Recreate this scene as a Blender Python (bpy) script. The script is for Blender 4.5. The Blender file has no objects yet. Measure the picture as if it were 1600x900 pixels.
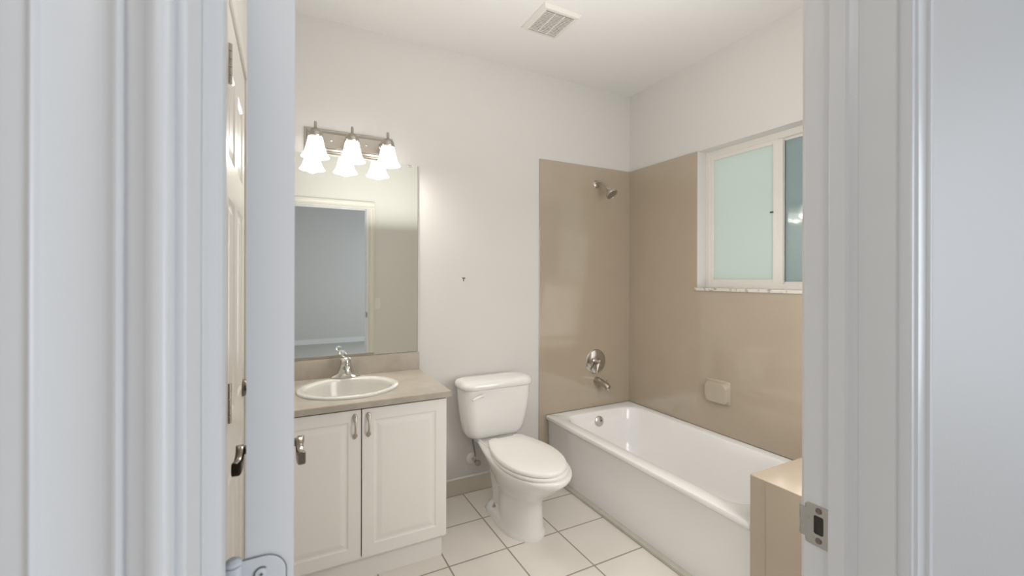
import bpy, bmesh, math
from mathutils import Vector, Matrix
from math import sin, cos, pi, radians, sqrt

S = bpy.context.scene
C = S.collection

# ------------------------------------------------------------------ camera, world, lights, exposure
H0 = 2.736
CAM = Vector((-2.3437, -2.5385, 1.3469))
yaw, rol = radians(-27.5728), radians(0.1385)
cd = bpy.data.cameras.new('camera'); cam = bpy.data.objects.new('camera', cd); C.objects.link(cam)
cam.matrix_world = Matrix.Translation(CAM) @ Matrix.Rotation(yaw, 4, 'Z') @ Matrix.Rotation(pi/2, 4, 'X') @ Matrix.Rotation(rol, 4, 'Z')
cd.sensor_width = 36; cd.lens = 677.17/1600*36; cd.shift_y = -16.37/1600; cd.clip_start = 0.02; cd.clip_end = 100
cd.dof.use_dof = True; cd.dof.focus_distance = 2.2; cd.dof.aperture_fstop = 8.0
S.camera = cam
S.view_settings.view_transform = 'Standard'
try: S.view_settings.look = 'None'
except Exception: pass
S.view_settings.gamma = 1.0
S.view_settings.use_curve_mapping = False
S.view_settings.exposure = 0.07

w = bpy.data.worlds.new('world'); S.world = w; w.use_nodes = True
bg = w.node_tree.nodes['Background']
bg.inputs[0].default_value = (0.86, 0.93, 0.94, 1); bg.inputs[1].default_value = 1.7

def area(name, loc, rot, sx, sy, power, col):
    l = bpy.data.lights.new(name, 'AREA'); l.shape = 'RECTANGLE'; l.size = sx; l.size_y = sy
    l.energy = power; l.color = col
    o = bpy.data.objects.new(name, l); C.objects.link(o); o.location = loc; o.rotation_euler = rot
    return o
# daylight entering the bedroom through its wide window in the right-hand wall
area('bedroom_daylight', (0.93, -4.5, 1.45), (0, radians(90), 0), 1.7, 2.2, 54, (0.77, 0.87, 1.0))
area('bedroom_warm_fill', (-2.7, -3.7, H0-.12), (0, 0, 0), .5, .5, 15, (1.0, 0.96, 0.92))  # added unseen light, warms and brightens the bedroom-side wall and jambs
# added unseen fill aimed up, so the bathroom ceiling spreads soft even light
area('ceiling_bounce_fill', (-1.55, -1.50, 1.85), (pi, 0, 0), 1.3, .8, 12, (1.0, 0.985, 0.97))
area('front_wall_fill', (-.74, -1.96, 1.25), (radians(80), 0, radians(4)), .60, 1.3, 13, (1.0, 0.985, 0.97))  # added unseen fill near the front wall, lifts the lower bathroom
LAMP_W = 4.5          # each vanity bulb
SHADE_E = 3.2

# ------------------------------------------------------------------ materials
def mat(name, col, rough=0.5, metal=0.0, bump=None, coat=0.0, var=0.0, varscale=8, spec=0.5, trans=0.0, emit=None):
    m = bpy.data.materials.new(name); m.use_nodes = True
    nt = m.node_tree; b = nt.nodes['Principled BSDF']
    b.inputs['Base Color'].default_value = (*col, 1); b.inputs['Roughness'].default_value = rough
    b.inputs['Metallic'].default_value = metal
    b.inputs['Specular IOR Level'].default_value = spec
    b.inputs['Coat Weight'].default_value = coat; b.inputs['Coat Roughness'].default_value = 0.05
    b.inputs['Transmission Weight'].default_value = trans
    tc = nt.nodes.new('ShaderNodeTexCoord')
    if var:
        n = nt.nodes.new('ShaderNodeTexNoise'); n.inputs['Scale'].default_value = varscale; n.inputs['Detail'].default_value = 6
        nt.links.new(tc.outputs['Object'], n.inputs['Vector'])
        r = nt.nodes.new('ShaderNodeValToRGB')
        r.color_ramp.elements[0].position = 0.3; r.color_ramp.elements[1].position = 0.7
        r.color_ramp.elements[0].color = (*[c*(1-var) for c in col], 1); r.color_ramp.elements[1].color = (*[min(1, c*(1+var)) for c in col], 1)
        nt.links.new(n.outputs['Fac'], r.inputs['Fac']); nt.links.new(r.outputs['Color'], b.inputs['Base Color'])
    if bump:
        sc, st = bump
        n = nt.nodes.new('ShaderNodeTexNoise'); n.inputs['Scale'].default_value = sc; n.inputs['Detail'].default_value = 4
        nt.links.new(tc.outputs['Object'], n.inputs['Vector'])
        bp = nt.nodes.new('ShaderNodeBump'); bp.inputs['Strength'].default_value = st; bp.inputs['Distance'].default_value = 0.01
        nt.links.new(n.outputs['Fac'], bp.inputs['Height']); nt.links.new(bp.outputs['Normal'], b.inputs['Normal'])
    if emit:
        b.inputs['Emission Color'].default_value = (*emit[0], 1); b.inputs['Emission Strength'].default_value = emit[1]
    return m

def tilemat(name, col, mortar, size, off, mw, rough, bump, coat=0.0, var=0.02, smooth=0.1, wav=0.0, coord='UV'):
    m = mat(name, col, rough, coat=coat); nt = m.node_tree; b = nt.nodes['Principled BSDF']
    tc = nt.nodes.new('ShaderNodeTexCoord'); mp = nt.nodes.new('ShaderNodeMapping')
    mp.inputs['Location'].default_value = (off[0], off[1], 0)
    nt.links.new(tc.outputs[coord], mp.inputs['Vector'])
    br = nt.nodes.new('ShaderNodeTexBrick'); br.offset = 0; br.squash = 1
    br.inputs['Scale'].default_value = 1; br.inputs['Brick Width'].default_value = size; br.inputs['Row Height'].default_value = size
    br.inputs['Mortar Size'].default_value = mw; br.inputs['Mortar Smooth'].default_value = smooth; br.inputs['Bias'].default_value = 0
    br.inputs['Color1'].default_value = (*[c*(1-var) for c in col], 1); br.inputs['Color2'].default_value = (*[c*(1+var) for c in col], 1)
    br.inputs['Mortar'].default_value = (*mortar, 1)
    nt.links.new(mp.outputs[0], br.inputs['Vector'])
    n = nt.nodes.new('ShaderNodeTexNoise'); n.inputs['Scale'].default_value = 5; n.inputs['Detail'].default_value = 8
    nt.links.new(tc.outputs['Object'], n.inputs['Vector'])
    mx = nt.nodes.new('ShaderNodeMix'); mx.data_type = 'RGBA'; mx.blend_type = 'MULTIPLY'; mx.inputs[0].default_value = 0.10
    nt.links.new(br.outputs['Color'], mx.inputs[6]); nt.links.new(n.outputs['Fac'], mx.inputs[7])
    nt.links.new(mx.outputs[2], b.inputs['Base Color'])
    inv = nt.nodes.new('ShaderNodeMath'); inv.operation = 'MULTIPLY_ADD'; inv.inputs[1].default_value = -1; inv.inputs[2].default_value = 1
    nt.links.new(br.outputs['Fac'], inv.inputs[0])
    bp = nt.nodes.new('ShaderNodeBump'); bp.inputs['Strength'].default_value = bump; bp.inputs['Distance'].default_value = 0.004
    nt.links.new(inv.outputs[0], bp.inputs['Height'])
    if wav:
        n2 = nt.nodes.new('ShaderNodeTexNoise'); n2.inputs['Scale'].default_value = 3.0
        nt.links.new(tc.outputs['Object'], n2.inputs['Vector'])
        b2 = nt.nodes.new('ShaderNodeBump'); b2.inputs['Strength'].default_value = wav; b2.inputs['Distance'].default_value = 0.01
        nt.links.new(n2.outputs['Fac'], b2.inputs['Height']); nt.links.new(bp.outputs['Normal'], b2.inputs['Normal'])
        nt.links.new(b2.outputs['Normal'], b.inputs['Normal'])
    else:
        nt.links.new(bp.outputs['Normal'], b.inputs['Normal'])
    return m

TS = 0.3034; G1 = -1.3615; HB = -0.6141
M = {}
M['wall'] = mat('cream_wall_paint', (0.68, 0.665, 0.635), 0.6, bump=(120, 0.06))
M['ceil'] = mat('ceiling_paint', (0.755, 0.745, 0.725), 0.8, bump=(60, 0.08))
M['hallwall'] = mat('hall_wall_paint', (0.63, 0.608, 0.588), 0.5, bump=(90, 0.04))
M['trim'] = mat('trim_gloss_paint', (0.79, 0.785, 0.785), 0.32, bump=(25, 0.04))
M['doorp'] = mat('door_paint', (0.74, 0.71, 0.66), 0.28, bump=(40, 0.03))
M['floor'] = tilemat('floor_tile', (0.86, 0.81, 0.745), (0.36, 0.32, 0.27), TS, (-G1 + 0.0025, -HB + 0.0025), 0.0040, 0.32, 0.35, var=0.015)
M['surround'] = tilemat('taupe_reglazed_tile', (0.455, 0.380, 0.292), (0.450, 0.375, 0.287), 0.242, (0.0, 0.05), 0.003, 0.10, 0.035, coat=1.0, var=0.0, smooth=1.0, wav=0.02)
M['basetile'] = mat('taupe_baseboard_tile', (0.64, 0.58, 0.49), 0.25, var=0.03)
M['caulk'] = mat('white_caulk', (0.80, 0.78, 0.73), 0.45)
M['strip'] = mat('grey_curb_tile', (0.56, 0.54, 0.47), 0.35, var=0.05, varscale=20)
M['carpet'] = mat('carpet', (0.55, 0.53, 0.49), 0.95, bump=(300, 0.4))
M['porcelain'] = mat('porcelain', (0.84, 0.83, 0.80), 0.12, coat=0.4)
M['sinkp'] = mat('sink_china', (0.70, 0.69, 0.645), 0.15, coat=0.3)
M['grout'] = mat('dark_brown_joint', (0.20, 0.165, 0.125), 0.8)
M['seat'] = mat('seat_plastic', (0.86, 0.84, 0.80), 0.25)
M['tub'] = mat('tub_enamel', (0.90, 0.89, 0.875), 0.12, coat=0.4)
M['cab'] = mat('thermofoil_white', (0.86, 0.835, 0.785), 0.38)
M['cabin'] = mat('cabinet_side_white', (0.86, 0.835, 0.785), 0.45)
M['gap'] = mat('dark_gap', (0.05, 0.045, 0.04), 0.9)
M['chrome'] = mat('chrome', (0.60, 0.585, 0.555), 0.12, metal=1.0)
M['satin'] = mat('satin_chrome', (0.62, 0.61, 0.58), 0.35, metal=1.0)
M['nickel'] = mat('brushed_nickel', (0.50, 0.46, 0.41), 0.28, metal=1.0)
M['pewter'] = mat('pewter_pull', (0.48, 0.44, 0.38), 0.36, metal=1.0)
M['bronze'] = mat('dark_satin_metal', (0.22, 0.185, 0.155), 0.26, metal=1.0)
M['strike'] = mat('worn_strike_metal', (0.47, 0.45, 0.40), 0.27, metal=1.0, bump=(60, 0.4))
M['painted'] = mat('painted_over_metal', (0.74, 0.75, 0.76), 0.35)
M['scratch'] = mat('bare_grey_metal', (0.20, 0.21, 0.21), 0.4, metal=0.6)
M['black'] = mat('black_plastic', (0.02, 0.02, 0.02), 0.5)
M['plastic'] = mat('white_plastic', (0.76, 0.74, 0.69), 0.35)
M['vent'] = mat('vent_plastic', (0.70, 0.68, 0.63), 0.5)
M['ventdark'] = mat('vent_interior', (0.15, 0.12, 0.09), 0.9)
M['mirror'] = mat('mirror_silver', (0.91, 0.93, 0.88), 0.015, metal=1.0)
M['mirredge'] = mat('mirror_edge', (0.28, 0.26, 0.22), 0.4)
M['winframe'] = mat('window_aluminium_white', (0.76, 0.73, 0.68), 0.35)
M['soap'] = mat('soap_dish_glaze', (0.46, 0.40, 0.315), 0.14, coat=0.3)
M['acrylic'] = mat('clear_knob', (0.85, 0.88, 0.88), 0.08, trans=0.6)
M['hose'] = mat('braided_hose', (0.35, 0.32, 0.28), 0.4, metal=0.7, bump=(600, 0.5))

# laminate counter: mottled beige
def lamin():
    m = mat('beige_stone_laminate', (0.52, 0.45, 0.37), 0.28); nt = m.node_tree; b = nt.nodes['Principled BSDF']
    tc = nt.nodes.new('ShaderNodeTexCoord')
    n = nt.nodes.new('ShaderNodeTexNoise'); n.inputs['Scale'].default_value = 9; n.inputs['Detail'].default_value = 8; n.inputs['Roughness'].default_value = 0.65
    nt.links.new(tc.outputs['Object'], n.inputs['Vector'])
    r = nt.nodes.new('ShaderNodeValToRGB')
    r.color_ramp.elements[0].position = 0.32; r.color_ramp.elements[0].color = (0.375, 0.335, 0.28, 1)
    r.color_ramp.elements[1].position = 0.70; r.color_ramp.elements[1].color = (0.515, 0.46, 0.395, 1)
    nt.links.new(n.outputs['Fac'], r.inputs['Fac']); nt.links.new(r.outputs['Color'], b.inputs['Base Color'])
    return m
M['lam'] = lamin()
def marble():
    m = mat('marble_sill', (0.70, 0.66, 0.60), 0.25); nt = m.node_tree; b = nt.nodes['Principled BSDF']
    tc = nt.nodes.new('ShaderNodeTexCoord')
    n = nt.nodes.new('ShaderNodeTexNoise'); n.inputs['Scale'].default_value = 14; n.inputs['Detail'].default_value = 8; n.inputs['Distortion'].default_value = 1.5
    nt.links.new(tc.outputs['Object'], n.inputs['Vector'])
    r = nt.nodes.new('ShaderNodeValToRGB')
    r.color_ramp.elements[0].position = 0.34; r.color_ramp.elements[0].color = (0.25, 0.22, 0.19, 1)
    r.color_ramp.elements[1].position = 0.47; r.color_ramp.elements[1].color = (0.68, 0.64, 0.58, 1)
    nt.links.new(n.outputs['Fac'], r.inputs['Fac']); nt.links.new(r.outputs['Color'], b.inputs['Base Color'])
    return m
M['marble'] = marble()

def glassmat(name, col, gl=0.10):
    m = bpy.data.materials.new(name); m.use_nodes = True; nt = m.node_tree; nt.nodes.clear()
    out = nt.nodes.new('ShaderNodeOutputMaterial')
    tr = nt.nodes.new('ShaderNodeBsdfTranslucent'); tr.inputs[0].default_value = (*col, 1)
    df = nt.nodes.new('ShaderNodeBsdfDiffuse'); df.inputs[0].default_value = (*[c*0.9 for c in col], 1)
    m1 = nt.nodes.new('ShaderNodeMixShader'); m1.inputs[0].default_value = 0.35
    nt.links.new(tr.outputs[0], m1.inputs[1]); nt.links.new(df.outputs[0], m1.inputs[2])
    g = nt.nodes.new('ShaderNodeBsdfGlossy'); g.inputs['Roughness'].default_value = 0.06
    m2 = nt.nodes.new('ShaderNodeMixShader'); m2.inputs[0].default_value = gl
    nt.links.new(m1.outputs[0], m2.inputs[1]); nt.links.new(g.outputs[0], m2.inputs[2])
    nt.links.new(m2.outputs[0], out.inputs[0]); return m
M['frost'] = glassmat('frosted_glass', (0.69, 0.73, 0.68), 0.04)
M['frost2'] = glassmat('frosted_glass_second_pane', (0.60, 0.73, 0.73), 0.10)
def screenmat():
    m = bpy.data.materials.new('insect_screen'); m.use_nodes = True; nt = m.node_tree; nt.nodes.clear()
    out = nt.nodes.new('ShaderNodeOutputMaterial'); t = nt.nodes.new('ShaderNodeBsdfTransparent')
    d = nt.nodes.new('ShaderNodeBsdfDiffuse'); d.inputs[0].default_value = (0.03, 0.035, 0.035, 1)
    x = nt.nodes.new('ShaderNodeMixShader'); x.inputs[0].default_value = 0.60
    nt.links.new(t.outputs[0], x.inputs[1]); nt.links.new(d.outputs[0], x.inputs[2]); nt.links.new(x.outputs[0], out.inputs[0]); return m
M['screen'] = screenmat()
M['shade'] = mat('opal_glass_lit', (0.95, 0.93, 0.88), 0.3, emit=((1.0, 0.97, 0.93), SHADE_E))
M['bulb'] = mat('lit_bulb', (1, 1, 1), 0.3, emit=((1.0, 0.94, 0.85), 12.0))
M['daywin'] = mat('bright_curtained_window', (0.8, 0.8, 0.8), 0.6, emit=((0.88, 0.94, 1.0), 1.0))

# ------------------------------------------------------------------ mesh helpers
def BM(): return bmesh.new()
def quad(bm, *p): return bm.faces.new([bm.verts.new(q) for q in p])
def abox(bm, x0, x1, y0, y1, z0, z1, bev=0.0, seg=2):
    r = bmesh.ops.create_cube(bm, size=1.0)
    vs = r['verts']
    for v in vs:
        v.co = Vector((x0 + (v.co.x+.5)*(x1-x0), y0 + (v.co.y+.5)*(y1-y0), z0 + (v.co.z+.5)*(z1-z0)))
    if bev:
        es = list({e for v in vs for e in v.link_edges})
        bmesh.ops.bevel(bm, geom=es, offset=bev, segments=seg, affect='EDGES', profile=0.7)
def loft(bm, rings, cap0=True, cap1=True, closed=True):
    vr = [[bm.verts.new(p) for p in r] for r in rings]
    n = len(vr[0])
    for a, b in zip(vr, vr[1:]):
        for i in range(n if closed else n-1):
            j = (i+1) % n
            try: bm.faces.new((a[i], a[j], b[j], b[i]))
            except ValueError: pass
    if cap0: bm.faces.new(list(reversed(vr[0])))
    if cap1: bm.faces.new(vr[-1])
    return vr
def lathe(bm, prof, o=(0, 0, 0), axis='Z', n=32, cap0=True, cap1=True, rot=None):
    """prof: list of (radius, height)"""
    o = Vector(o)
    rings = []
    for r, h in prof:
        ring = []
        for i in range(n):
            a = 2*pi*i/n
            if axis == 'Z': v = Vector((r*cos(a), r*sin(a), h))
            elif axis == 'Y': v = Vector((r*cos(a), h, r*sin(a)))
            else: v = Vector((h, r*cos(a), r*sin(a)))
            if rot: v = rot @ v
            ring.append(o + v)
        rings.append(ring)
    loft(bm, rings, cap0, cap1)
def tube(bm, pts, rad, n=14, cap=True, flat=1.0, flatdir=None):
    pts = [Vector(p) for p in pts]
    if not hasattr(rad, '__len__'): rad = [rad]*len(pts)
    rings = []; up = Vector((0, 0, 1))
    prev = None
    for i, p in enumerate(pts):
        t = (pts[min(i+1, len(pts)-1)] - pts[max(i-1, 0)]).normalized()
        if prev is None:
            ref = Vector(flatdir) if flatdir else (up if abs(t.z) < .9 else Vector((1, 0, 0)))
            a = (ref - t*ref.dot(t)).normalized()
        else:
            a = (prev - t*prev.dot(t)).normalized()
        prev = a; b = t.cross(a)
        rings.append([p + (a*cos(2*pi*k/n)*flat + b*sin(2*pi*k/n))*rad[i] for k in range(n)])
    loft(bm, rings, cap, cap)
def rrect(x0, x1, y0, y1, r, z, n=6):
    out = []
    for cx, cy, a0 in ((x1-r, y1-r, 0), (x0+r, y1-r, pi/2), (x0+r, y0+r, pi), (x1-r, y0+r, 3*pi/2)):
        for k in range(n+1):
            a = a0 + pi/2*k/n
            out.append(Vector((cx + r*cos(a), cy + r*sin(a), z)))
    return out
def obj(name, bm, m, parent=None, smooth=None, bevel=0.0, label=None):
    bmesh.ops.remove_doubles(bm, verts=bm.verts, dist=1e-6)
    bmesh.ops.recalc_face_normals(bm, faces=bm.faces)
    uv = bm.loops.layers.uv.verify()
    for f in bm.faces:
        nx, ny, nz = (abs(c) for c in f.normal)
        for l in f.loops:
            c = l.vert.co
            l[uv].uv = (c.x, c.y) if nz >= nx and nz >= ny else ((c.x, c.z) if ny >= nx else (c.y, c.z))
    me = bpy.data.meshes.new(name); bm.to_mesh(me); bm.free()
    me.materials.append(M[m] if isinstance(m, str) else m)
    o = bpy.data.objects.new(name, me); C.objects.link(o)
    if parent:
        o.parent = parent; o.matrix_parent_inverse = Matrix.Translation(parent.location).inverted() if parent.type == 'EMPTY' and parent.parent is None else Matrix.Identity(4)
    if smooth is not None:
        for p in me.polygons: p.use_smooth = True
        me.set_sharp_from_angle(angle=radians(smooth))
    if bevel:
        md = o.modifiers.new('bevel', 'BEVEL'); md.width = bevel; md.segments = 2; md.limit_method = 'ANGLE'; md.angle_limit = radians(35)
    if label: o['label'] = label
    return o
def tag(o, label, cat, group=None):
    o['label'] = label; o['category'] = cat
    if group: o['group'] = group
    return o
def thing(name, label, cat, loc, group=None):
    o = bpy.data.objects.new(name, None); C.objects.link(o); o.location = loc; o.empty_display_size = .05
    return tag(o, label, cat, group)
def struct(name, bm, m, parent=None, **k):
    o = obj(name, bm, m, parent, **k)
    if not parent: o['kind'] = 'structure'
    return o
def sthing(name, loc, label=None):
    o = bpy.data.objects.new(name, None); C.objects.link(o); o.location = loc; o['kind'] = 'structure'; o.empty_display_size = .05
    if label: o['label'] = label
    return o

# ------------------------------------------------------------------ room shell
H = H0
XL = -2.478                    # left wall face
YB, YH = -2.1365, -2.2555        # doorway wall: bathroom face, bedroom face
JL, JR = -2.3900, -1.602       # jamb faces
DH = 2.05                      # opening height
WY0, WY1, WZ0, WZ1 = -1.54, -0.621, 1.285, 2.158   # window opening
WD = 0.10

b = BM(); abox(b, XL-.12, 0.14, YB-.06, 0.12, -0.05, 0); struct('floor', b, 'floor')
b = BM(); abox(b, XL-.12, 0.14, YB-.06, 0.12, H, H+.05); struct('ceiling', b, 'ceil')
b = BM(); abox(b, XL-.12, 0.14, 0, 0.12, 0, H); struct('wall_back', b, 'wall')
# window wall with opening
b = BM()
for y0, y1, z0, z1 in ((WY1, 0, 0, H), (YB, WY0, 0, H), (WY0, WY1, 0, WZ0-.018), (WY0, WY1, WZ1, H)):
    abox(b, 0, 0.14, y0, y1, z0, z1)
struct('wall_right', b, 'wall')
# left wall with closet opening
CY0, CY1, CH = -1.258, -0.662, 2.075
b = BM()
for y0, y1, z0, z1 in ((CY1, 0, 0, H), (YB, CY0, 0, H), (CY0, CY1, CH, H)):
    abox(b, XL-.12, XL, y0, y1, z0, z1)
struct('wall_left', b, 'wall')
# doorway wall: bathroom skin and bedroom skin
def doorwall(name, y0, y1, x0, x1, m):
    b = BM(); jl, jr, dh = JL-.018, JR+.018, DH+.018
    abox(b, x0, jl, y0, y1, 0, H); abox(b, jr, x1, y0, y1, 0, H); abox(b, jl, jr, y0, y1, dh, H)
    return struct(name, b, m)
ym = (YB+YH)/2
doorwall('wall_front', ym, YB, XL-.12, 0.14, 'wall')
BX0, BX1, BY = -4.3, 1.0, -7.0
doorwall('wall_bedroom_side', YH, ym, BX0, BX1, 'hallwall')
# bedroom shell behind the camera
b = BM(); abox(b, BX0, BX1, BY, YB-.06, -.05, 0); struct('floor_bedroom', b, 'carpet')
b = BM(); abox(b, BX0, BX1, BY, YB-.06, H, H+.05); struct('ceiling_bedroom', b, 'ceil')
b = BM(); abox(b, BX0, BX1, BY-.1, BY, 0, H); struct('wall_bedroom_far', b, 'hallwall')
b = BM(); abox(b, BX0-.1, BX0, BY, ym, 0, H); struct('wall_bedroom_left', b, 'hallwall')
b = BM(); abox(b, BX1, BX1+.1, BY, ym, 0, H); struct('wall_bedroom_right', b, 'hallwall')
b = BM(); abox(b, BX0, BX1, BY, BY+.014, 0, .10, .004); struct('baseboard_bedroom', b, 'trim')
t = sthing('window_2', (BX1, -4.5, .6))
b = BM(); abox(b, BX1-.012, BX1-.004, -5.6, -3.4, .6, 2.3); obj('pane', b, 'daywin', t)
b = BM()
for y0, y1, z0, z1 in ((-5.68, -5.6, .52, 2.38), (-3.4, -3.32, .52, 2.38), (-5.6, -3.4, .52, .6), (-5.6, -3.4, 2.3, 2.38), (-4.52, -4.48, .6, 2.3)):
    abox(b, BX1-.03, BX1-.002, y0, y1, z0, z1, .004)
obj('window_frame', b, 'trim', t)

# ---- door frame: jambs, stops, casings
def jamb(name, side):
    """one upright of the frame; side -1 left, +1 right"""
    x = JL if side < 0 else JR
    b = BM()
    xa, xb = (x-.018, x) if side < 0 else (x, x+.018)
    abox(b, xa, xb, YH, YB, 0, DH+.018)
    # door stop
    sx = .0095
    pts = [(0, -2.1765), (sx, -2.1765), (sx, -2.1985), (sx*.8, -2.2025), (sx*.35, -2.207), (0, -2.212)]
    s = 1 if side < 0 else -1
    loft(b, [[Vector((x+s*px, py, z)) for px, py in pts] for z in (0, DH)])
    return struct(name, b, 'trim', bevel=.0012)
jamb('trim_1', -1); jamb('trim_2', 1)
b = BM(); abox(b, JL, JR, YH, YB, DH, DH+.018); abox(b, JL+.0105, JR-.0105, -2.204, -2.1765, DH-.0105, DH); struct('trim_3', b, 'trim')
PROF = [(0, 0), (0, .0115), (.0010, .0138), (.0030, .0150), (.0080, .0150), (.0096, .0136), (.0100, .0118), (.0178, .0072), (.0184, .0074),
        (.0187, .0135), (.0198, .0150), (.0213, .0144), (.0218, .0128), (.028, .0116), (.035, .0118), (.041, .0132), (.0455, .0150),
        (.0462, .0172), (.0476, .0182), (.0490, .0178), (.0496, .0168), (.056, .0166), (.064, .0160), (.0668, .0145), (.0672, 0)]
def casing(name, side, yface, ydir, zt, m='trim'):
    rv = .005 if ydir < 0 else .012
    x = (JL-rv) if side < 0 else (JR+rv)
    b = BM()
    loft(b, [[Vector((x + side*s, yface + ydir*t*(1 if ydir < 0 else .7), z + (s if z > 1 else 0))) for s, t in PROF] for z in (0, zt)], True, True)
    return struct(name, b, m, smooth=50)
casing('trim_4', -1, YH, -1, DH+.0045)
casing('trim_5', 1, YH, -1, DH+.0045)
b = BM()
zt = DH+.0045
loft(b, [[Vector((x, YH - t, zt + s)) for s, t in PROF] for x in (JL-.005-.0672, JR+.005+.0672)]); struct('trim_6', b, 'trim', smooth=50)
# bathroom-side casing (seen in the mirror)
casing('trim_7', 1, YB, 1, DH+.0045, 'doorp')
b = BM(); loft(b, [[Vector((x, YB + t, zt + s)) for s, t in PROF] for x in (XL+.004, JR+.005+.0672)]); struct('trim_8', b, 'doorp', smooth=50)

# ------------------------------------------------------------------ panelled slabs
def panel_slab(wd, h, th, xb, zb, cells, two=False, steps=((.010, .006), (.016, .0065), (.036, .0015))):
    """local: x 0..wd, z 0..h, front face at y=0 looking to -y, back at y=th. cells: {(i,k)} panels"""
    b = BM()
    xs = [0]+list(xb)+[wd]; zs = [0]+list(zb)+[h]
    for face in ((0, 1), (th, -1)) if two else ((0, 1),):
        y, s = face
        for i in range(len(xs)-1):
            for k in range(len(zs)-1):
                x0, x1, z0, z1 = xs[i], xs[i+1], zs[k], zs[k+1]
                if (i, k) in cells:
                    rings = [[(x0, y, z0), (x1, y, z0), (x1, y, z1), (x0, y, z1)]]
                    for ins, dep in steps:
                        rings.append([(x0+ins, y+s*dep, z0+ins), (x1-ins, y+s*dep, z0+ins), (x1-ins, y+s*dep, z1-ins), (x0+ins, y+s*dep, z1-ins)])
                    loft(b, rings, False, True)
                else:
                    quad(b, (x0, y, z0), (x1, y, z0), (x1, y, z1), (x0, y, z1))
    if not two: quad(b, (0, th, 0), (wd, th, 0), (wd, th, h), (0, th, h))
    for (xa, za), (xc, zc) in (((0, 0), (wd, 0)), ((wd, 0), (wd, h)), ((wd, h), (0, h)), ((0, h), (0, 0))):
        quad(b, (xa, 0, za), (xc, 0, zc), (xc, th, zc), (xa, th, za))
    return b
def xf(b, m):
    bmesh.ops.transform(b, matrix=m, verts=b.verts); return b

# bathroom door, open a little past square
PIN = Vector((-2.3815, -2.1280, 0))
DA = radians(91.45)
dw = JR-JL-.006; dt = .035
d1 = sthing('door_1', (PIN.x, PIN.y, 0), 'white panelled bathroom door standing open, hinged edge towards the doorway')
cols = (.11, dw/2-.05, dw/2+.05, dw-.11); rows = (.20, .78, .92, 1.56, 1.66, 1.90)
cells = {(i, k) for i in (1, 3) for k in (1, 3, 5)}
# slab local x: from hinge edge along the door; front y=0 .. dt thickness.  Map local x -> +y-ish world, thickness -> +x
dm = Matrix.Translation((PIN.x+.0095, PIN.y+.004, .01)) @ Matrix.Rotation(DA, 4, 'Z') @ Matrix.Translation((0, -dt, 0))
b = xf(panel_slab(dw, 2.03, dt, cols, rows, cells, True), dm)
obj('door_panel', b, 'trim', d1, bevel=.0008)
for hz, main in ((1.025, True), (1.77, False), (.19, False)):
    hb_ = BM()
    # knuckle barrel
    for k in range(5):
        lathe(hb_, [(.0058, hz+k*.0182), (.0058, hz+k*.0182+.0176)], (PIN.x+.001, PIN.y-.0005, 0), n=18)
    lathe(hb_, [(.002, hz+.091), (.0062, hz+.0915), (.0062, hz+.094), (.003, hz+.0965)], (PIN.x+.001, PIN.y-.0005, 0), n=18)
    # leaf on the door edge with rounded far corners (thin plate, outline in x-z)
    x0, x1, r = PIN.x+.004, PIN.x+.0385, .016
    yl = PIN.y+.0042
    out = [(x0, hz)]
    for k in range(9): a = -pi/2+pi/2*k/8; out.append((x1-r+r*cos(a), hz+r+r*sin(a)))
    for k in range(9): a = pi/2*k/8; out.append((x1-r+r*cos(a), hz+.091-r+r*sin(a)))
    out.append((x0, hz+.091))
    loft(hb_, [[Vector((px, yl-dy, pz)) for px, pz in out] for dy in (0, .0022)])
    # jamb leaf
    abox(hb_, JL, JL+.002, PIN.y-.036, PIN.y-.003, hz, hz+.091)
    hg = obj('hinge', hb_, 'painted', d1, smooth=40, bevel=.0006, label='painted-over white hinge')
    sb = BM()
    for sx_, sz in ((.0165, .0775), (.024, .0455), (.0165, .0135)):
        lathe(sb, [(.0044, -.0024), (.0044, -.0034), (.0030, -.0040)], (PIN.x+sx_+.004, yl, hz+sz), axis='Y', n=20)
    obj('screw', sb, 'painted', hg, smooth=40)
    # bare metal line around plate and screw where paint has cracked
    kb = BM()
    for sx_, sz in ((.0165, .0775), (.024, .0455), (.0165, .0135)):
        c0 = Vector((PIN.x+sx_+.004, yl-.0026, hz+sz))
        tube(kb, [c0+Vector((.0052*cos(a), 0, .0052*sin(a))) for a in [radians(t_) for t_ in range(50, 215, 12)]], .00055, n=8)
        abox(kb, c0.x-.0014, c0.x+.0014, c0.y-.0018, c0.y-.0004-.001, c0.z-.0004, c0.z+.0004)
        abox(kb, c0.x-.0004, c0.x+.0004, c0.y-.0018, c0.y-.0004-.001, c0.z-.0014, c0.z+.0014)
    rim = [(px, pz) for px, pz in out[1:-1]]
    tube(kb, [Vector((px, yl-.0012, pz)) for px, pz in out], .0007, n=6)
    obj('paint_crack', kb, 'scratch', hg, label='grey line of bare metal round the hinge leaf and screws')
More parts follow.
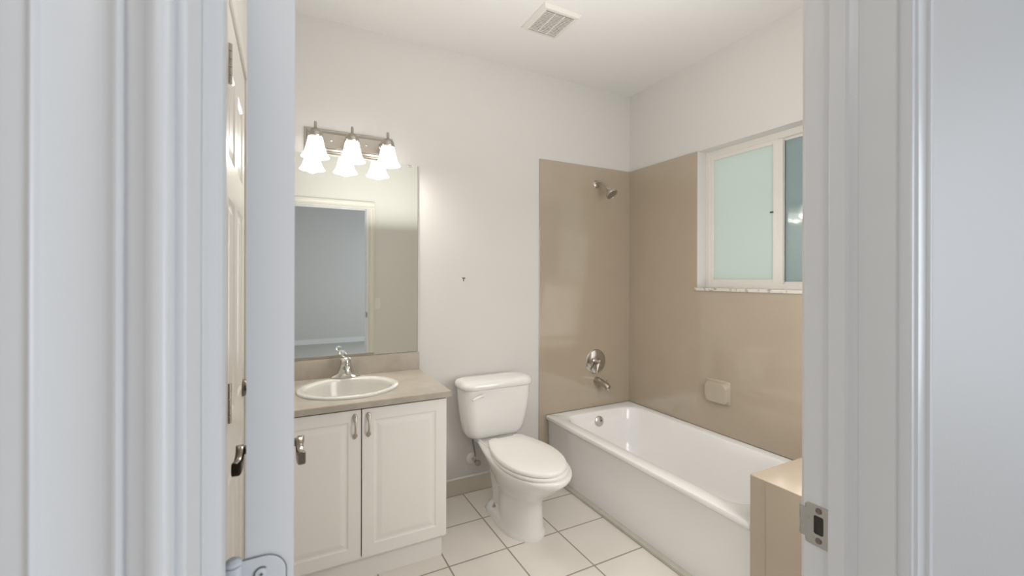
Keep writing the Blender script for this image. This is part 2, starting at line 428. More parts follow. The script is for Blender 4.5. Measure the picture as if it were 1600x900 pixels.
# levers
far = dm @ Vector((dw-.062, 0, 0)); 
def lever(sgn):
    # sgn +1: toward +x (room side), -1 toward left wall
    base = dm @ Vector((dw-.066, dt if sgn < 0 else 0, .952))
    b = BM()
    rx = Matrix.Identity(3)
    lathe(b, [(.0, 0), (.031, 0), (.031, sgn*.004), (.027, sgn*.009), (.014, sgn*.013), (.0, sgn*.013)], base, axis='X', n=28, cap0=False, cap1=False)
    lathe(b, [(.010, sgn*.008), (.010, sgn*.042)], base, axis='X', n=18)
    # grip: wavy flat bar running back toward the hinge side (toward camera, -y)
    px = base.x+sgn*.044
    path = []
    for k in range(17):
        u = k/16
        path.append((px - sgn*.004*sin(u*pi), base.y+.012-.105*u, base.z+.006*sin(u*2*pi)-.006*u))
    rings = []
    for k, p in enumerate(path):
        hw, hh = .0082, .0088+.0060*min(1, k/16*1.6)
        if k in (0, 16): hw *= .7; hh *= .85
        ring = []
        for q_ in range(20):
            c_, s_ = cos(2*pi*q_/20), sin(2*pi*q_/20)
            ring.append(Vector((p[0] + hw*math.copysign(abs(c_)**.4, c_), p[1], p[2] + hh*math.copysign(abs(s_)**.4, s_))))
        rings.append(ring)
    loft(b, rings)
    return obj('door_handle', b, 'bronze', d1, smooth=45, label='dark metal lever handle')
lever(1); lever(-1)
b = BM(); lp = dm @ Vector((dw, dt/2, .95)); abox(b, lp.x-.012, lp.x+.012, lp.y-.0005, lp.y+.0015, .92, .98, .0004); abox(b, lp.x-.006, lp.x+.006, lp.y, lp.y+.011, .94, .96, .002); obj('latch', b, 'bronze', d1)

# closet door in the left wall
d2 = sthing('door_2', (XL, (CY0+CY1)/2, 0), 'narrow white panelled closet door in the left wall')
cw = CY1-CY0-.006; dh2 = 2.06
cols2 = (.09, cw/2-.045, cw/2+.045, cw-.09); rows2 = (.20, .80, .95, 1.55, 1.66, 1.91)
mrot = Matrix.Translation((XL-.001, CY0+.003, .01)) @ Matrix.Rotation(radians(90), 4, 'Z')
# local front (-y) -> +x ; local x -> +y
b = xf(panel_slab(cw, dh2, .035, cols2, rows2, cells, False), mrot)
obj('door_panel', b, 'doorp', d2, bevel=.001)
for hz in (.983, 1.828, .19):
    b = BM()
    for k in range(5): lathe(b, [(.006, hz+k*.020), (.006, hz+k*.020+.0186)], (XL+.0095, CY0+.001, 0), n=16)
    abox(b, XL-.004, XL+.003, CY0+.001, CY0+.008, hz, hz+.10)
    obj('hinge', b, 'nickel', d2, smooth=40)
b = BM()
lathe(b, [(.0, 0), (.030, 0), (.030, .005), (.024, .010), (.011, .014), (.011, .028), (.020, .034), (.0275, .044), (.026, .054), (.014, .060), (0, .061)], (XL, CY1-.062, .951), axis='X', n=28, cap0=False, cap1=False)
obj('door_handle', b, 'bronze', d2, smooth=45, label='dark round knob')
b = BM()   # thin casing around closet door
for y0, y1, z0, z1 in ((CY0-.055, CY0-.003, 0, CH+.055), (CY1+.003, CY1+.055, 0, CH+.055), (CY0-.003, CY1+.003, CH+.003, CH+.055)):
    abox(b, XL, XL+.008, y0, y1, z0, z1, .003)
struct('trim_9', b, 'doorp')

# ------------------------------------------------------------------ tub surround tile
b = BM(); TH = .008
SX = -.8112
abox(b, SX, 0, -TH, 0, 0, WZ1, .002)
obj('tile_surround', b, 'surround', bpy.data.objects['wall_back'], label='glossy taupe tile surround')
b = BM()
for y0, y1, z0, z1 in ((WY1, -TH, 0, WZ1), (YB, WY0, 0, WZ1), (WY0, WY1, 0, WZ0-.018)):
    abox(b, -TH, 0, y0, y1, z0, z1)
obj('tile_surround', b, 'surround', bpy.data.objects['wall_right'], label='glossy taupe tile surround')
# ------------------------------------------------------------------ window
wn = sthing('window_1', (WD, (WY0+WY1)/2, WZ0), 'white framed sliding window with frosted panes above the bathtub')
b = BM()
FX0, FX1 = WD-.02, WD+.035
fy0, fy1, fz0, fz1 = WY0, WY1, WZ0, WZ1
abox(b, FX0, FX1, fy1-.028, fy1, fz0, fz1, .002); abox(b, FX0, FX1, fy0, fy0+.028, fz0, fz1, .002)
abox(b, FX0, FX1, fy0+.028, fy1-.028, fz0, fz0+.030, .002); abox(b, FX0, FX1, fy0+.028, fy1-.028, fz1-.036, fz1, .002)
abox(b, FX0+.008, FX1, -1.108, -1.068, fz0+.03, fz1-.036, .002)
obj('window_frame', b, 'winframe', wn)
def sash(x0, x1, y0, y1, z0, z1, t, pm):
    b = BM()
    abox(b, x0, x1, y0, y0+t, z0, z1, .0015); abox(b, x0, x1, y1-t, y1, z0, z1, .0015)
    abox(b, x0, x1, y0+t, y1-t, z0, z0+t, .0015); abox(b, x0, x1, y0+t, y1-t, z1-t, z1, .0015)
    s = obj('sash', b, 'winframe', wn)
    b = BM(); abox(b, (x0+x1)/2-.002, (x0+x1)/2+.002, y0+t-.003, y1-t+.003, z0+t-.003, z1-t+.003); obj('pane', b, pm, s)
    return s
s1 = sash(FX0+.004, FX0+.020, -1.082, fy1-.028, fz0+.028, fz1-.034, .025, 'frost')
s2 = sash(FX0+.028, FX0+.044, fy0+.026, -1.094, fz0+.028, fz1-.034, .014, 'frost2')
b = BM(); abox(b, FX0-.004, FX0+.005, -1.060, -1.044, 1.714, 1.722, .001); obj('latch', b, 'black', s1)
b = BM(); abox(b, FX1+.012, FX1+.013, fy0+.01, -1.09, fz0+.01, fz1-.01); obj('insect_screen', b, 'screen', wn)
b = BM(); abox(b, -.020, FX1, WY0-.006, WY1+.006, WZ0-.018, WZ0, .003); obj('window_sill', b, 'marble', wn, label='white marble sill with brown flecks')
# ------------------------------------------------------------------ tiled ledge at the tub end
LY = -1.487
b = BM(); abox(b, -.762, -TH, YB, LY, 0, .594, .004, 3)
abox(b, -.7635, -.760, LY-.062, LY-.0605, .004, .589)
o = obj('tiled_ledge', b, 'surround'); tag(o, 'low taupe tiled ledge at the near end of the bathtub', 'ledge')
# baseboards
b = BM(); abox(b, -1.66, SX, -.010, 0, 0, .098, .002); struct('baseboard_back', b, 'basetile')
b = BM(); tube(b, [(-1.66, -.005, .100), (SX, -.005, .100)], .0065, n=10); struct('trim_10', b, 'caulk')
# curb strip in front of tub apron
b = BM(); abox(b, -.760, -.722, LY, -.011, 0, .016, .003); struct('trim_11', b, 'strip')
# wall corner caulk line in the surround
b = BM(); tube(b, [(-.0075, -.011, .4035), (-.0075, LY, .4035)], .0022, n=8); tube(b, [(-.01, -.0098, .4035), (-.755, -.0098, .4035)], .0022, n=8)
struct('trim_12', b, 'grout')

# ------------------------------------------------------------------ bathtub
t = thing('bathtub', 'white alcove bathtub along the window wall', 'bathtub', (-.38, -.75, 0))
b = BM()
yo0, yo1 = LY+.002, -.010
R_ = [rrect(-.728, -.010, yo0, yo1, .004, .000), rrect(-.736, -.010, yo0, yo1, .004, .20), rrect(-.742, -.010, yo0, yo1, .004, .365),
      rrect(-.748, -.010, yo0, yo1, .005, .374), rrect(-.758, -.010, yo0, yo1, .006, .380), rrect(-.760, -.010, yo0, yo1, .006, .388), rrect(-.760, -.010, yo0, yo1, .006, .396),
      rrect(-.757, -.010, yo0, yo1, .006, .403), rrect(-.750, -.012, yo0, yo1-.002, .006, .406),
      rrect(-.688, -.062, yo0+.075, yo1-.082, .105, .4058), rrect(-.680, -.068, yo0+.083, yo1-.090, .105, .402), rrect(-.674, -.072, yo0+.090, yo1-.096, .105, .392),
      rrect(-.660, -.082, yo0+.120, yo1-.110, .11, .32), rrect(-.640, -.096, yo0+.175, yo1-.128, .12, .20), rrect(-.622, -.110, yo0+.22, yo1-.145, .12, .12),
      rrect(-.600, -.130, yo0+.25, yo1-.165, .12, .085), rrect(-.560, -.165, yo0+.29, yo1-.20, .10, .070), rrect(-.40, -.33, -.80, -.62, .02, .064)]
loft(b, [[Vector((p.x, p.y, p.z*.991)) for p in r] for r in R_], True, True)
obj('basin', b, 'tub', t, smooth=38)
b = BM()
rt = Matrix.Rotation(radians(-10), 3, 'X')
lathe(b, [(0, -.012), (.030, -.011), (.036, -.006), (.036, 0), (.0, 0)], (-.386, -.117, .337), axis='Y', n=32, rot=rt, cap0=False, cap1=False)
ov = obj('overflow_plate', b, 'satin', t, smooth=40)
b = BM(); lathe(b, [(.006, -.016), (.008, -.010)], (-.375, -.117, .340), axis='Y', n=14, rot=rt); obj('overflow_screw', b, 'bronze', ov)
b = BM(); lathe(b, [(.028, .064), (.030, .069), (.022, .071), (.006, .0745)], (-.382, -.33, 0), n=28); obj('drain', b, 'chrome', t, smooth=40)

# ------------------------------------------------------------------ shower fittings
t = thing('wall_shower', 'chrome shower head on bent arm high on the taupe wall', 'shower head', (-.330, -TH, 2.03))
b = BM(); lathe(b, [(0, -.014), (.014, -.013), (.026, -.006), (.030, 0), (0, 0)], (-.330, -TH, 2.030), axis='Y', n=28, cap0=False, cap1=False); obj('escutcheon', b, 'nickel', t, smooth=40)
b = BM()
arm = [(-.330, -TH-.004, 2.030), (-.329, -.05, 2.032), (-.327, -.08, 2.024), (-.324, -.105, 2.004), (-.322, -.125, 1.983)]
tube(b, arm, .0095, n=16); obj('arm', b, 'nickel', t, smooth=60)
ax = (Vector((.12, -.62, -.78))).normalized()
q = Vector((0, 0, -1)).rotation_difference(ax).to_matrix()
b = BM(); lathe(b, [(.012, .006), (.015, 0), (.015, -.012), (.020, -.026), (.034, -.046), (.042, -.056), (.0435, -.066), (.041, -.070), (.036, -.071), (.034, -.068), (.0, -.068)], Vector(arm[-1]), n=32, rot=q, cap1=False)
hd = obj('spray_head', b, 'chrome', t, smooth=40)
b = BM()
for rr, nn in ((.010, 6), (.020, 10), (.029, 14)):
    for k in range(nn):
        a = 2*pi*k/nn
        lathe(b, [(.0022, -.067), (.0018, -.0705)], Vector(arm[-1]) + q @ Vector((rr*cos(a), rr*sin(a), 0)), n=8, rot=q)
obj('nozzles', b, 'bronze', hd)

t = thing('shower_valve', 'round chrome shower valve plate with lever handle', 'shower valve', (-.329, -TH, .734))
b = BM(); lathe(b, [(0, -.016), (.03, -.016), (.060, -.014), (.084, -.008), (.090, 0), (0, 0)], (-.329, -TH, .734), axis='Y', n=48, cap0=False, cap1=False); obj('escutcheon', b, 'chrome', t, smooth=35)
b = BM(); lathe(b, [(.026, -.012), (.024, -.040), (.019, -.052), (.010, -.055)], (-.329, -TH, .734), axis='Y', n=28)
tube(b, [(-.329, -TH-.044, .734), (-.345, -TH-.048, .713), (-.358, -TH-.052, .683), (-.362, -TH-.054, .661)], [.011, .010, .008, .006], n=14)
obj('handle', b, 'nickel', t, smooth=45)
t = thing('tub_spout', 'satin metal tub spout below the round valve', 'tub spout', (-.322, -TH, .590))
b = BM()
rr = []
for yy, hz, hw, zc in ((-TH, .030, .027, .592), (-.03, .030, .027, .591), (-.06, .026, .024, .590), (-.10, .022, .021, .586), (-.13, .021, .020, .580), (-.145, .017, .017, .574), (-.150, .010, .010, .570)):
    rr.append([Vector((-.322+hw*cos(2*pi*k/24), yy, zc+hz*sin(2*pi*k/24)*(1 if sin(2*pi*k/24) > 0 else .9))) for k in range(24)])
loft(b, rr); obj('body', b, 'nickel', t, smooth=45)
b = BM(); lathe(b, [(.004, .60), (.004, .612), (.007, .614), (.007, .620), (.003, .622)], (-.322, -.128, 0), n=14); obj('diverter_knob', b, 'nickel', t, smooth=40)
b = BM(); lathe(b, [(.012, .548), (.014, .562)], (-.322, -.132, 0), n=18); obj('aerator', b, 'chrome', t, smooth=40)

# soap dish
t = thing('soap_dish', 'taupe ceramic soap dish on the wall above the tub rim', 'soap dish', (-TH, -.78, .66))
b = BM()
def yz(y0, y1, z0, z1, r, x): return [Vector((x, p.x, p.y)) for p in rrect(y0, y1, z0, z1, r, 0)]
loft(b, [yz(-.866, -.702, .590, .728, .012, -TH), yz(-.866, -.702, .590, .728, .012, -TH-.004), yz(-.864, -.704, .592, .726, .014, -TH-.006), yz(-.862, -.708, .594, .718, .024, -TH-.009),
         yz(-.861, -.709, .593, .716, .028, -.036), yz(-.857, -.713, .597, .712, .028, -.041), yz(-.846, -.724, .608, .701, .020, -.0425), yz(-.80, -.77, .640, .670, .008, -.0425)])
obj('dish', b, 'soap', t, smooth=40)

# ------------------------------------------------------------------ toilet
TX = -1.206
t = thing('toilet', 'white two-piece toilet between vanity and bathtub', 'toilet', (TX, -.4, 0))
b = BM()
def tk(hw, yb, yf, r, z): return rrect(TX-.003-hw*.935, TX-.003+hw*.935, yf, yb, r, z, 8)
loft(b, [tk(.150, -.055, -.165, .050, .386), tk(.172, -.050, -.178, .060, .389), tk(.190, -.045, -.190, .065, .400), tk(.203, -.042, -.200, .068, .420), tk(.212, -.038, -.206, .068, .450),
         tk(.221, -.036, -.212, .066, .50), tk(.229, -.034, -.218, .064, .56), tk(.235, -.032, -.223, .062, .63), tk(.238, -.030, -.226, .060, .690)])
obj('tank', b, 'porcelain', t, smooth=50)
b = BM()
loft(b, [tk(.236, -.030, -.224, .060, .688), tk(.246, -.026, -.234, .066, .692), tk(.251, -.022, -.240, .070, .700), tk(.252, -.021, -.241, .070, .712), tk(.249, -.024, -.238, .070, .724),
         tk(.240, -.033, -.228, .066, .734), tk(.215, -.058, -.205, .055, .7405), tk(.15, -.10, -.16, .028, .743)])
obj('tank_lid', b, 'porcelain', t, smooth=60)
b = BM()
hx, hz_ = TX-.172, .655
lathe(b, [(0, -.012), (.012, -.011), (.014, -.004), (.014, 0)], (hx+.055, -.224, hz_+.006), axis='Y', n=20, cap0=False)
tube(b, [(hx+.055, -.236, hz_+.006), (hx+.030, -.242, hz_+.006), (hx, -.245, hz_-.002), (hx-.018, -.246, hz_-.010)], [.009, .0085, .008, .006], n=14, flat=.8)
obj('flush_lever', b, 'porcelain', t, smooth=60)

def egg(a, yf, yb, yc, wb, z, n=20, nb=10, sc=1.0, ex=1.0):
    """outline: ellipse front from (±a,yc) to tip yf, taper back to half width wb at yb"""
    pts = []
    for k in range(n+1):
        th = pi*k/n
        pts.append((a*cos(th), yc + (yf-yc)*sin(th)**ex))
    for k in range(1, nb+1):
        s = k/nb
        pts.append((-(wb+(a-wb)*cos(pi/2*s)), yc+(yb-yc)*sin(pi/2*s)**1.0 if False else yc+(yb-yc)*s))
    for k in range(nb, 0, -1):
        s = k/nb
        pts.append((wb+(a-wb)*cos(pi/2*s), yc+(yb-yc)*s))
    cy = (yf+yb)/2
    return [Vector((TX+x*sc, cy+(y-cy)*sc, z)) for x, y in pts]
# bowl + pedestal
b = BM()
loft(b, [egg(.118, -.640, -.215, -.46, .100, 0), egg(.118, -.640, -.215, -.46, .100, .012), egg(.114, -.637, -.225, -.46, .094, .020), egg(.108, -.631, -.34, -.47, .080, .035),
         egg(.104, -.628, -.35, -.47, .076, .07), egg(.097, -.625, -.34, -.47, .072, .13), egg(.096, -.628, -.32, -.47, .070, .17), egg(.106, -.652, -.28, -.47, .070, .205),
         egg(.130, -.700, -.23, -.48, .080, .250), egg(.154, -.765, -.20, -.52, .092, .295), egg(.171, -.815, -.17, -.55, .105, .335), egg(.179, -.842, -.15, -.56, .118, .358),
         egg(.182, -.850, -.14, -.56, .125, .374), egg(.180, -.847, -.14, -.56, .125, .384), egg(.174, -.839, -.145, -.56, .122, .388)], True, True)
# trapway bulge and rear foot
loft(b, [rrect(TX-.066, TX+.066, -.45, -.20, .06, .0, 8), rrect(TX-.066, TX+.066, -.45, -.20, .06, .10, 8), rrect(TX-.072, TX+.072, -.45, -.17, .06, .22, 8), rrect(TX-.095, TX+.095, -.45, -.12, .05, .34, 8), rrect(TX-.11, TX+.11, -.45, -.10, .04, .37, 8)])
obj('bowl', b, 'porcelain', t, smooth=60)
b = BM()
loft(b, [rrect(TX-.112, TX+.112, -.50, -.195, .085, 0, 8), rrect(TX-.112, TX+.112, -.50, -.195, .085, .026, 8), rrect(TX-.106, TX+.106, -.49, -.203, .080, .040, 8), rrect(TX-.092, TX+.092, -.47, -.220, .070, .050, 8), rrect(TX-.05, TX+.05, -.42, -.27, .04, .056, 8)])
obj('foot', b, 'porcelain', t, smooth=60)
for s in (-1, 1):
    b = BM(); lathe(b, [(.0045, .045), (.0045, .070), (.002, .072)], (TX+s*.088, -.315, 0), n=12); lathe(b, [(.011, .048), (.011, .053), (.007, .058)], (TX+s*.088, -.315, 0), n=6); obj('floor_bolt', b, 'nickel', t)
# tank-to-bowl deck
b = BM()
loft(b, [rrect(TX-.10, TX+.10, -.30, -.06, .03, .33), rrect(TX-.128, TX+.128, -.34, -.045, .035, .365), rrect(TX-.132, TX+.132, -.36, -.040, .035, .386), rrect(TX-.128, TX+.128, -.36, -.045, .032, .392)])
obj('deck', b, 'porcelain', t, smooth=50)
# seat ring and lid
b = BM()
E = lambda sc, z: [v+Vector((-.010, 0, 0)) for v in egg(.172, -.834, -.318, -.56, .110, z-.005, sc=sc, ex=.92)]
loft(b, [E(.985, .393), E(1.0, .397), E(1.0, .405), E(.985, .410), E(.70, .410), E(.68, .405), E(.68, .393)], False, False)
obj('seat', b, 'seat', t, smooth=60)
b = BM()
E = lambda sc, z: [v+Vector((-.014, 0, 0)) for v in egg(.168, -.827, -.300, -.555, .106, z-.0045, sc=sc, ex=.90)]
loft(b, [E(.97, .4125), E(.992, .4125), E(1.0, .417), E(1.0, .424), E(.985, .431), E(.95, .434), E(.6, .437), E(.2, .438)])
obj('seat_lid', b, 'seat', t, smooth=60)
for s in (-1, 1):
    b = BM(); abox(b, TX+s*.072-.019, TX+s*.072+.019, -.318, -.272, .391, .419, .006, 3); obj('seat_hinge', b, 'seat', t, smooth=50)
# water supply
t = thing('water_supply_valve', 'chrome shut-off valve with braided hose at the wall beside the toilet', 'valve', (-1.295, 0, .20))
b = BM(); lathe(b, [(0, -.012), (.018, -.012), (.034, -.004), (.036, 0), (0, 0)], (-1.300, 0, .208), axis='Y', n=28, cap0=False, cap1=False); obj('escutcheon', b, 'plastic', t, smooth=40, label='white wall flange')
b = BM(); tube(b, [(-1.300, -.008, .208), (-1.300, -.060, .208)], .008); tube(b, [(-1.300, -.050, .200), (-1.300, -.050, .238)], [.010, .008], n=14)
lathe(b, [(.006, -.055), (.006, -.075), (.017, -.076), (.019, -.082), (.017, -.090), (.004, -.091)], (-1.294, 0, .207), axis='Y', n=18)
for v in b.verts:
    if v.co.y < -.07: v.co.x *= 1.0
obj('valve_body', b, 'chrome', t, smooth=40)
b = BM(); tube(b, [(-1.300, -.050, .235), (-1.302, -.052, .26), (-1.312, -.060, .30), (-1.326, -.075, .34), (-1.332, -.09, .368), (-1.332, -.10, .391)], .0052, n=12)
obj('hose', b, 'hose', t, smooth=60)
b = BM(); lathe(b, [(.013, .372), (.015, .377), (.015, .390)], (-1.332, -.10, 0), n=10); obj('coupling_nut', b, 'plastic', t)

# ------------------------------------------------------------------ vanity cabinet
DC, ZC = -.5728, .8058
t = thing('vanity_cabinet', 'white two-door vanity cabinet under the sink', 'cabinet', (-2.05, -.27, 0))
b = BM(); 
for q in ((XL+.002, XL+.018, -.534, -.004, .098, .776), (-1.680, -1.664, -.534, -.004, .098, .776), (XL+.018, -1.68, -.534, -.004, .098, .114), (XL+.018, -1.68, -.012, -.004, .114, .776),
          (XL+.018, -1.68, -.534, -.516, .114, .150), (XL+.018, -1.68, -.534, -.516, .740, .776), (-2.07, -2.03, -.534, -.516, .150, .740)): abox(b, *q)
obj('body', b, 'cabin', t, bevel=.001)
b = BM(); abox(b, XL+.002, -1.670, -.518, -.014, 0, .098); obj('toe_kick', b, 'cabin', t, bevel=.001)
def pull(x, parent):
    b = BM(); y0 = -.555
    prof = [(0, .0015, .001), (.004, .0055, .003), (.011, .0105, .0045), (.019, .0085, .0085), (.026, .0045, .0125), (.040, .0038, .0175), (.058, .0038, .0175), (.072, .0046, .0145), (.082, .0080, .010), (.092, .0108, .006), (.103, .0090, .0035), (.110, .0015, .001)]
    rings = []
    for s, hw, out in prof:
        z = .644+s; th = .0028
        rings.append([Vector((x+hw*cos(2*pi*k/16), y0-out+th*sin(2*pi*k/16) if True else 0, z)) for k in range(16)])
    loft(b, rings)
    for zz in (.654, .742): lathe(b, [(.004, .002), (.004, -.008)], (x, y0, zz), axis='Y', n=12)
    return obj('handle', b, 'pewter', parent, smooth=60)
for x0, x1, px in ((-2.0455, -1.6600, -2.019), (-2.4360, -2.0505, -2.0755)):
    wd, hh = x1-x0, .768-.117
    b = panel_slab(wd, hh, .018, (.052, wd-.052), (.052, hh-.052), {(1, 1)}, False, steps=((.004, .0035), (.012, .0040), (.030, .0006), (.034, .0002)))
    xf(b, Matrix.Translation((x0, -.5545, .117)))
    d = obj('door', b, 'cab', t, bevel=.0022); pull(px, d)
b = BM(); abox(b, -2.0505, -2.0455, -.5355, -.534, .117, .776); obj('gap', b, 'gap', t)

# countertop with sink cut-out
SCX, SCY, SA, SB = -2.067, -.292, .235, .217
t = thing('countertop', 'beige stone-look laminate countertop on the white vanity', 'countertop', (-2.04, -.28, .778))
cx0, cx1, cy0, cy1 = XL, -1.640, DC, 0
angs = sorted(set([2*pi*k/72 for k in range(72)] + [math.atan2(y-SCY, x-SCX) % (2*pi) for x in (cx0, cx1) for y in (cy0, cy1)]))
def rectpt(a, ins=0):
    dx, dy = cos(a), sin(a); ts = []
    if dx > 1e-9: ts.append((cx1-ins-SCX)/dx)
    if dx < -1e-9: ts.append((cx0-SCX)/dx)
    if dy > 1e-9: ts.append((cy1-SCY)/dy)
    if dy < -1e-9: ts.append((cy0+ins-SCY)/dy)
    k = min(ts); return (SCX+dx*k, SCY+dy*k)
def ell(a, s): return (SCX+SA*s*cos(a), SCY+SB*s*sin(a))
b = BM()
ho = .93
rings = [[Vector((*ell(a, ho), .778)) for a in angs], [Vector((*rectpt(a), .778)) for a in angs], [Vector((*rectpt(a), ZC-.0025)) for a in angs], [Vector((*rectpt(a, .0025), ZC)) for a in angs], [Vector((*ell(a, ho), ZC)) for a in angs], [Vector((*ell(a, ho), .778)) for a in angs]]
loft(b, rings, False, False)
obj('slab', b, 'lam', t)
b = BM(); abox(b, XL, -1.643, -.019, 0, ZC, .9055, .002); obj('backsplash', b, 'lam', t)
# sink
t = thing('sink', 'white oval drop-in sink set in the beige countertop', 'sink', (SCX, SCY, ZC))
b = BM()
prof = [(.985, ZC), (1.0, ZC+.001), (1.0, ZC+.006), (.985, ZC+.0105), (.95, ZC+.0125), (.90, ZC+.0125), (.845, ZC+.0100), (.825, ZC+.004), (.81, ZC-.012), (.78, ZC-.05), (.70, ZC-.095), (.50, ZC-.130), (.25, ZC-.142), (.09, ZC-.145)]
A2 = [2*pi*k/64 for k in range(64)]
rings = []
for s, z in prof:
    # bowl opening sits a little forward so the faucet ledge stays behind
    off = -.016 if s < .88 else 0
    rings.append([Vector((SCX+SA*s*cos(a), SCY+off+SB*(s if s >= .88 else s*.95)*sin(a), z)) for a in A2])
loft(b, rings, False, True)
obj('basin', b, 'sinkp', t, smooth=60)
b = BM(); lathe(b, [(.020, ZC-.1455), (.021, ZC-.1425), (.015, ZC-.141), (.004, ZC-.1395)], (SCX, SCY-.016, 0), n=24); obj('drain', b, 'chrome', t, smooth=40)
# faucet
FX, FY, FZ = -2.062, -.104, ZC+.0125
t = thing('faucet', 'chrome single-handle faucet on the back rim of the sink', 'faucet', (FX, FY, FZ))
b = BM()
def fr(a_, b_, z): return [Vector((FX+a_*cos(k*2*pi/32)*(1 if abs(cos(k*2*pi/32)) > 0 else 1), FY+b_*sin(k*2*pi/32), z)) for k in range(32)]
loft(b, [fr(.076, .027, FZ), fr(.077, .028, FZ+.004), fr(.072, .026, FZ+.010), fr(.056, .028, FZ+.016), fr(.042, .029, FZ+.026), fr(.035, .030, FZ+.045), fr(.030, .029, FZ+.062), fr(.026, .026, FZ+.072)])
obj('base', b, 'chrome', t, smooth=60)
b = BM()
tube(b, [(FX, FY-.005, FZ+.045), (FX, FY-.035, FZ+.058), (FX, FY-.070, FZ+.060), (FX, FY-.100, FZ+.052), (FX, FY-.112, FZ+.040)], [.019, .016, .013, .012, .011], n=18)
obj('spout', b, 'chrome', t, smooth=60)
b = BM()
lathe(b, [(.026, 0), (.027, .012), (.024, .026), (.014, .034), (0, .035)], (FX, FY, FZ+.072), n=28, cap1=False)
tube(b, [(FX, FY, FZ+.094), (FX-.010, FY+.012, FZ+.106), (FX-.017, FY+.020, FZ+.114)], [.008, .006, .006], n=12)
hn = obj('handle', b, 'chrome', t, smooth=50)
b = BM(); lathe(b, [(.006, 0), (.012, .006), (.0165, .014), (.0165, .020), (.012, .028), (.0, .031)], (FX-.017, FY+.020, FZ+.112), n=12, cap1=False); obj('knob', b, 'acrylic', hn, smooth=30, label='clear faceted knob')

# mirror
t = thing('wall_mirror', 'large frameless mirror above the vanity backsplash', 'mirror', (-2.04, 0, .93))
b = BM(); abox(b, XL+.030, -1.652, -.006, -.001, .9085, 2.002, .0012); obj('glass', b, 'mirror', t)
b = BM(); abox(b, XL+.030, -1.652, -.0075, -.0065, .9070, .9110); abox(b, -1.653, -1.651, -.007, 0, .9085, 2.002); obj('edge', b, 'mirredge', t)
b = BM(); abox(b, XL+.030, -1.90, -.0068, -.0062, .9110, .9215); obj('dark_strip', b, 'mirredge', t, label='dark strip along the lower edge')  # thin dark strip over the left part of the bottom edge
for xx in (-1.70, -2.20):
    b = BM(); abox(b, xx-.012, xx+.012, -.0085, 0, 1.992, 2.0045, .001); obj('clip', b, 'acrylic', t)

# ------------------------------------------------------------------ vanity light
t = thing('vanity_light', 'three-lamp vanity light bar with glowing bell shades above the mirror', 'wall light', (-2.01, 0, 2.08))
b = BM()
zc0, zc1 = 2.012, 2.141
def pl(ins, y, lo=0): return [Vector((x, y, z)) for x, z in ((-2.260+ins, zc0+ins+lo), (-1.800-ins, zc0+ins+lo), (-1.800-ins, zc1-ins), (-2.260+ins, zc1-ins))]
loft(b, [pl(0, 0), pl(0, -.006), pl(.004, -.010), pl(.010, -.010), pl(.012, -.016), pl(.022, -.020), pl(.026, -.026)])
obj('back_plate', b, 'nickel', t, bevel=.001)
LXS = (-2.213, -2.038, -1.856)
SY = -.150
for i, lx in enumerate(LXS):
    b = BM()
    lathe(b, [(.026, -.024), (.024, -.030), (.014, -.034)], (lx, 0, 2.085), axis='Y', n=24)
    tube(b, [(lx, -.026, 2.085), (lx, -.060, 2.087), (lx, -.095, 2.092), (lx, SY, 2.092)], .008, n=14)
    obj('arm', b, 'nickel', t, smooth=50)
    b = BM(); lathe(b, [(.034, 2.050), (.036, 2.058), (.033, 2.062), (.034, 2.068), (.031, 2.076), (.024, 2.088), (.012, 2.095), (.0075, 2.099), (.0070, 2.124), (.005, 2.130), (0, 2.1315)], (lx, SY, 0), n=28, cap1=False)
    obj('socket_cap', b, 'nickel', t, smooth=50)
    b = BM()
    pr = [(.030, 2.062), (.033, 2.054), (.036, 2.040), (.040, 2.020), (.045, 1.998), (.052, 1.975), (.062, 1.956), (.0675, 1.9505),
          (.0655, 1.950), (.060, 1.956), (.050, 1.975), (.043, 1.998), (.038, 2.020), (.034, 2.040), (.031, 2.054)]
    lathe(b, pr, (lx, SY, 0), n=36, cap0=False, cap1=False)
    obj('lamp_shade', b, 'shade', t, smooth=70)
    b = BM(); lathe(b, [(.010, 2.052), (.014, 2.040), (.022, 2.020), (.024, 2.006), (.018, 1.992), (0, 1.986)], (lx, SY, 0), n=20, cap1=False); obj('bulb', b, 'bulb', t, smooth=70)
    l = bpy.data.lights.new('bulb_light', 'POINT'); l.energy = LAMP_W; l.color = (1.0, 0.955, 0.90); l.shadow_soft_size = .035
    lo = bpy.data.objects.new('bulb_light', l); C.objects.link(lo); lo.location = (lx, SY, 1.966)
for xx in (-2.128, -1.948):
    b = BM(); lathe(b, [(.006, -.026), (.006, -.030), (.003, -.032)], (xx, 0, 2.080), axis='Y', n=16); obj('mounting_screw', b, 'chrome', t)

# ------------------------------------------------------------------ ceiling exhaust vent
t = thing('ceiling_vent', 'square louvred exhaust fan grille on the bathroom ceiling', 'vent', (-1.05, -.53, H))
vx0, vx1, vy0, vy1 = -1.190, -.958, -.682, -.430
b = BM()
fz = H-.018
def vr(x0, x1, y0, y1, z): return [Vector(p) for p in ((x0, y0, z), (x1, y0, z), (x1, y1, z), (x0, y1, z))]
gx0, gx1, gy0, gy1 = -1.160, -.988, -.648, -.460
loft(b, [vr(vx0, vx1, vy0, vy1, H), vr(vx0, vx1, vy0, vy1, H-.004), vr(vx0+.012, vx1-.012, vy0+.014, vy1-.014, fz), vr(gx0, gx1, gy0, gy1, fz), vr(gx0, gx1, gy0, gy1, H-.002)], False, False)
obj('frame', b, 'vent', t)
b = BM(); abox(b, gx0, gx1, gy0, gy1, H-.004, H-.002); obj('interior', b, 'ventdark', t)
b = BM()
ns = 16
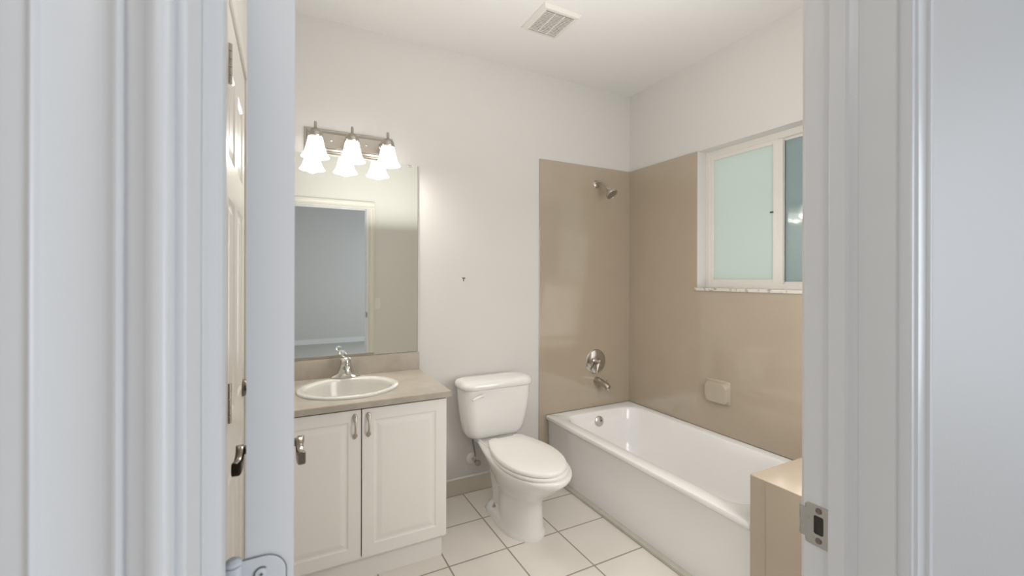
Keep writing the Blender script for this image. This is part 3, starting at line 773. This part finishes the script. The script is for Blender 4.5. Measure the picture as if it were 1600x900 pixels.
for k in range(ns+1):
    yy = gy0 + (gy1-gy0)*k/ns
    abox(b, gx0, gx1, yy-.0024, yy+.0024, fz, fz+.003)
for k in (1, 2):
    xx = gx0+(gx1-gx0)*k/3; abox(b, xx-.003, xx+.003, gy0, gy1, fz-.0006, fz+.0035)
obj('grille', b, 'vent', t)

# ------------------------------------------------------------------ small wall items
t = thing('wall_anchor', 'small white plastic wall anchor with dark hole above the toilet', 'wall anchor', (-1.361, 0, 1.336))
b = BM(); lathe(b, [(.0125, 0), (.0125, -.004), (.010, -.006)], (-1.361, 0, 1.332), axis='Y', n=20); abox(b, -1.3715, -1.3505, -.005, 0, 1.314, 1.334, .002); obj('body', b, 'plastic', t)
b = BM(); abox(b, -1.3705, -1.3515, -.0085, -.004, 1.3390, 1.3455, .001); abox(b, -1.3645, -1.3590, -.0078, -.004, 1.322, 1.338, .001); obj('hook', b, 'black', t)

t = thing('light_switch', 'white light switch plate beside the doorway seen in the mirror', 'light switch', (-1.50, YB, 1.07))
b = BM(); abox(b, -1.535, -1.465, YB, YB+.005, 1.015, 1.130, .002); obj('plate', b, 'plastic', t)
b = BM(); abox(b, -1.505, -1.495, YB+.004, YB+.014, 1.062, 1.084, .002); obj('toggle', b, 'plastic', t)

# strike plate on the right jamb
t = thing('strike_plate', 'worn metal strike plate on the right door jamb', 'strike plate', (JR, -2.148, .95))
b = BM()
z0, z1 = .926, .990
ya, yb_ = -2.1757, -2.140
# plate outline with hole: outer rounded rect to inner rect, plus curved lip beyond the jamb edge
def pr_(y0, y1, za, zb, r, x): return [Vector((x, p.x, p.y)) for p in rrect(y0, y1, za, zb, r, 0)]
hy0, hy1, hz0, hz1 = -2.1670, -2.1530, .945, .974
loft(b, [pr_(ya, yb_, z0, z1, .005, JR), pr_(ya, yb_, z0, z1, .005, JR-.0016), pr_(ya+.001, yb_-.001, z0+.001, z1-.001, .005, JR-.0021), pr_(hy0, hy1, hz0, hz1, .003, JR-.0021), pr_(hy0, hy1, hz0, hz1, .003, JR+.0001)], False, False)
lip = [(-2.144, -.002), (-2.138, -.0026), (-2.134, -.0028), (-2.131, -.001), (-2.1285, .003)]
for (y_a, xa_), (y_b, xb_) in zip(lip, lip[1:]):
    zz0, zz1 = .935, .981
    loft(b, [[Vector((JR+xa_, y_a, zz0)), Vector((JR+xb_, y_b, zz0)), Vector((JR+xb_+.0016, y_b, zz0)), Vector((JR+xa_+.0016, y_a, zz0))], [Vector((JR+xa_, y_a, zz1)), Vector((JR+xb_, y_b, zz1)), Vector((JR+xb_+.0016, y_b, zz1)), Vector((JR+xa_+.0016, y_a, zz1))]])
obj('plate', b, 'strike', t)
b = BM(); abox(b, JR-.0006, JR-.0002, hy0-.0005, hy1+.0005, hz0-.0005, hz1+.0005); obj('latch_hole', b, 'gap', t)
for zz in (.9355, .982):
    b = BM(); lathe(b, [(.0048, -.0020), (.0044, -.0032), (.0012, -.0024)], (JR, -2.160, zz), axis='X', n=16); obj('screw', b, 'bronze', t)
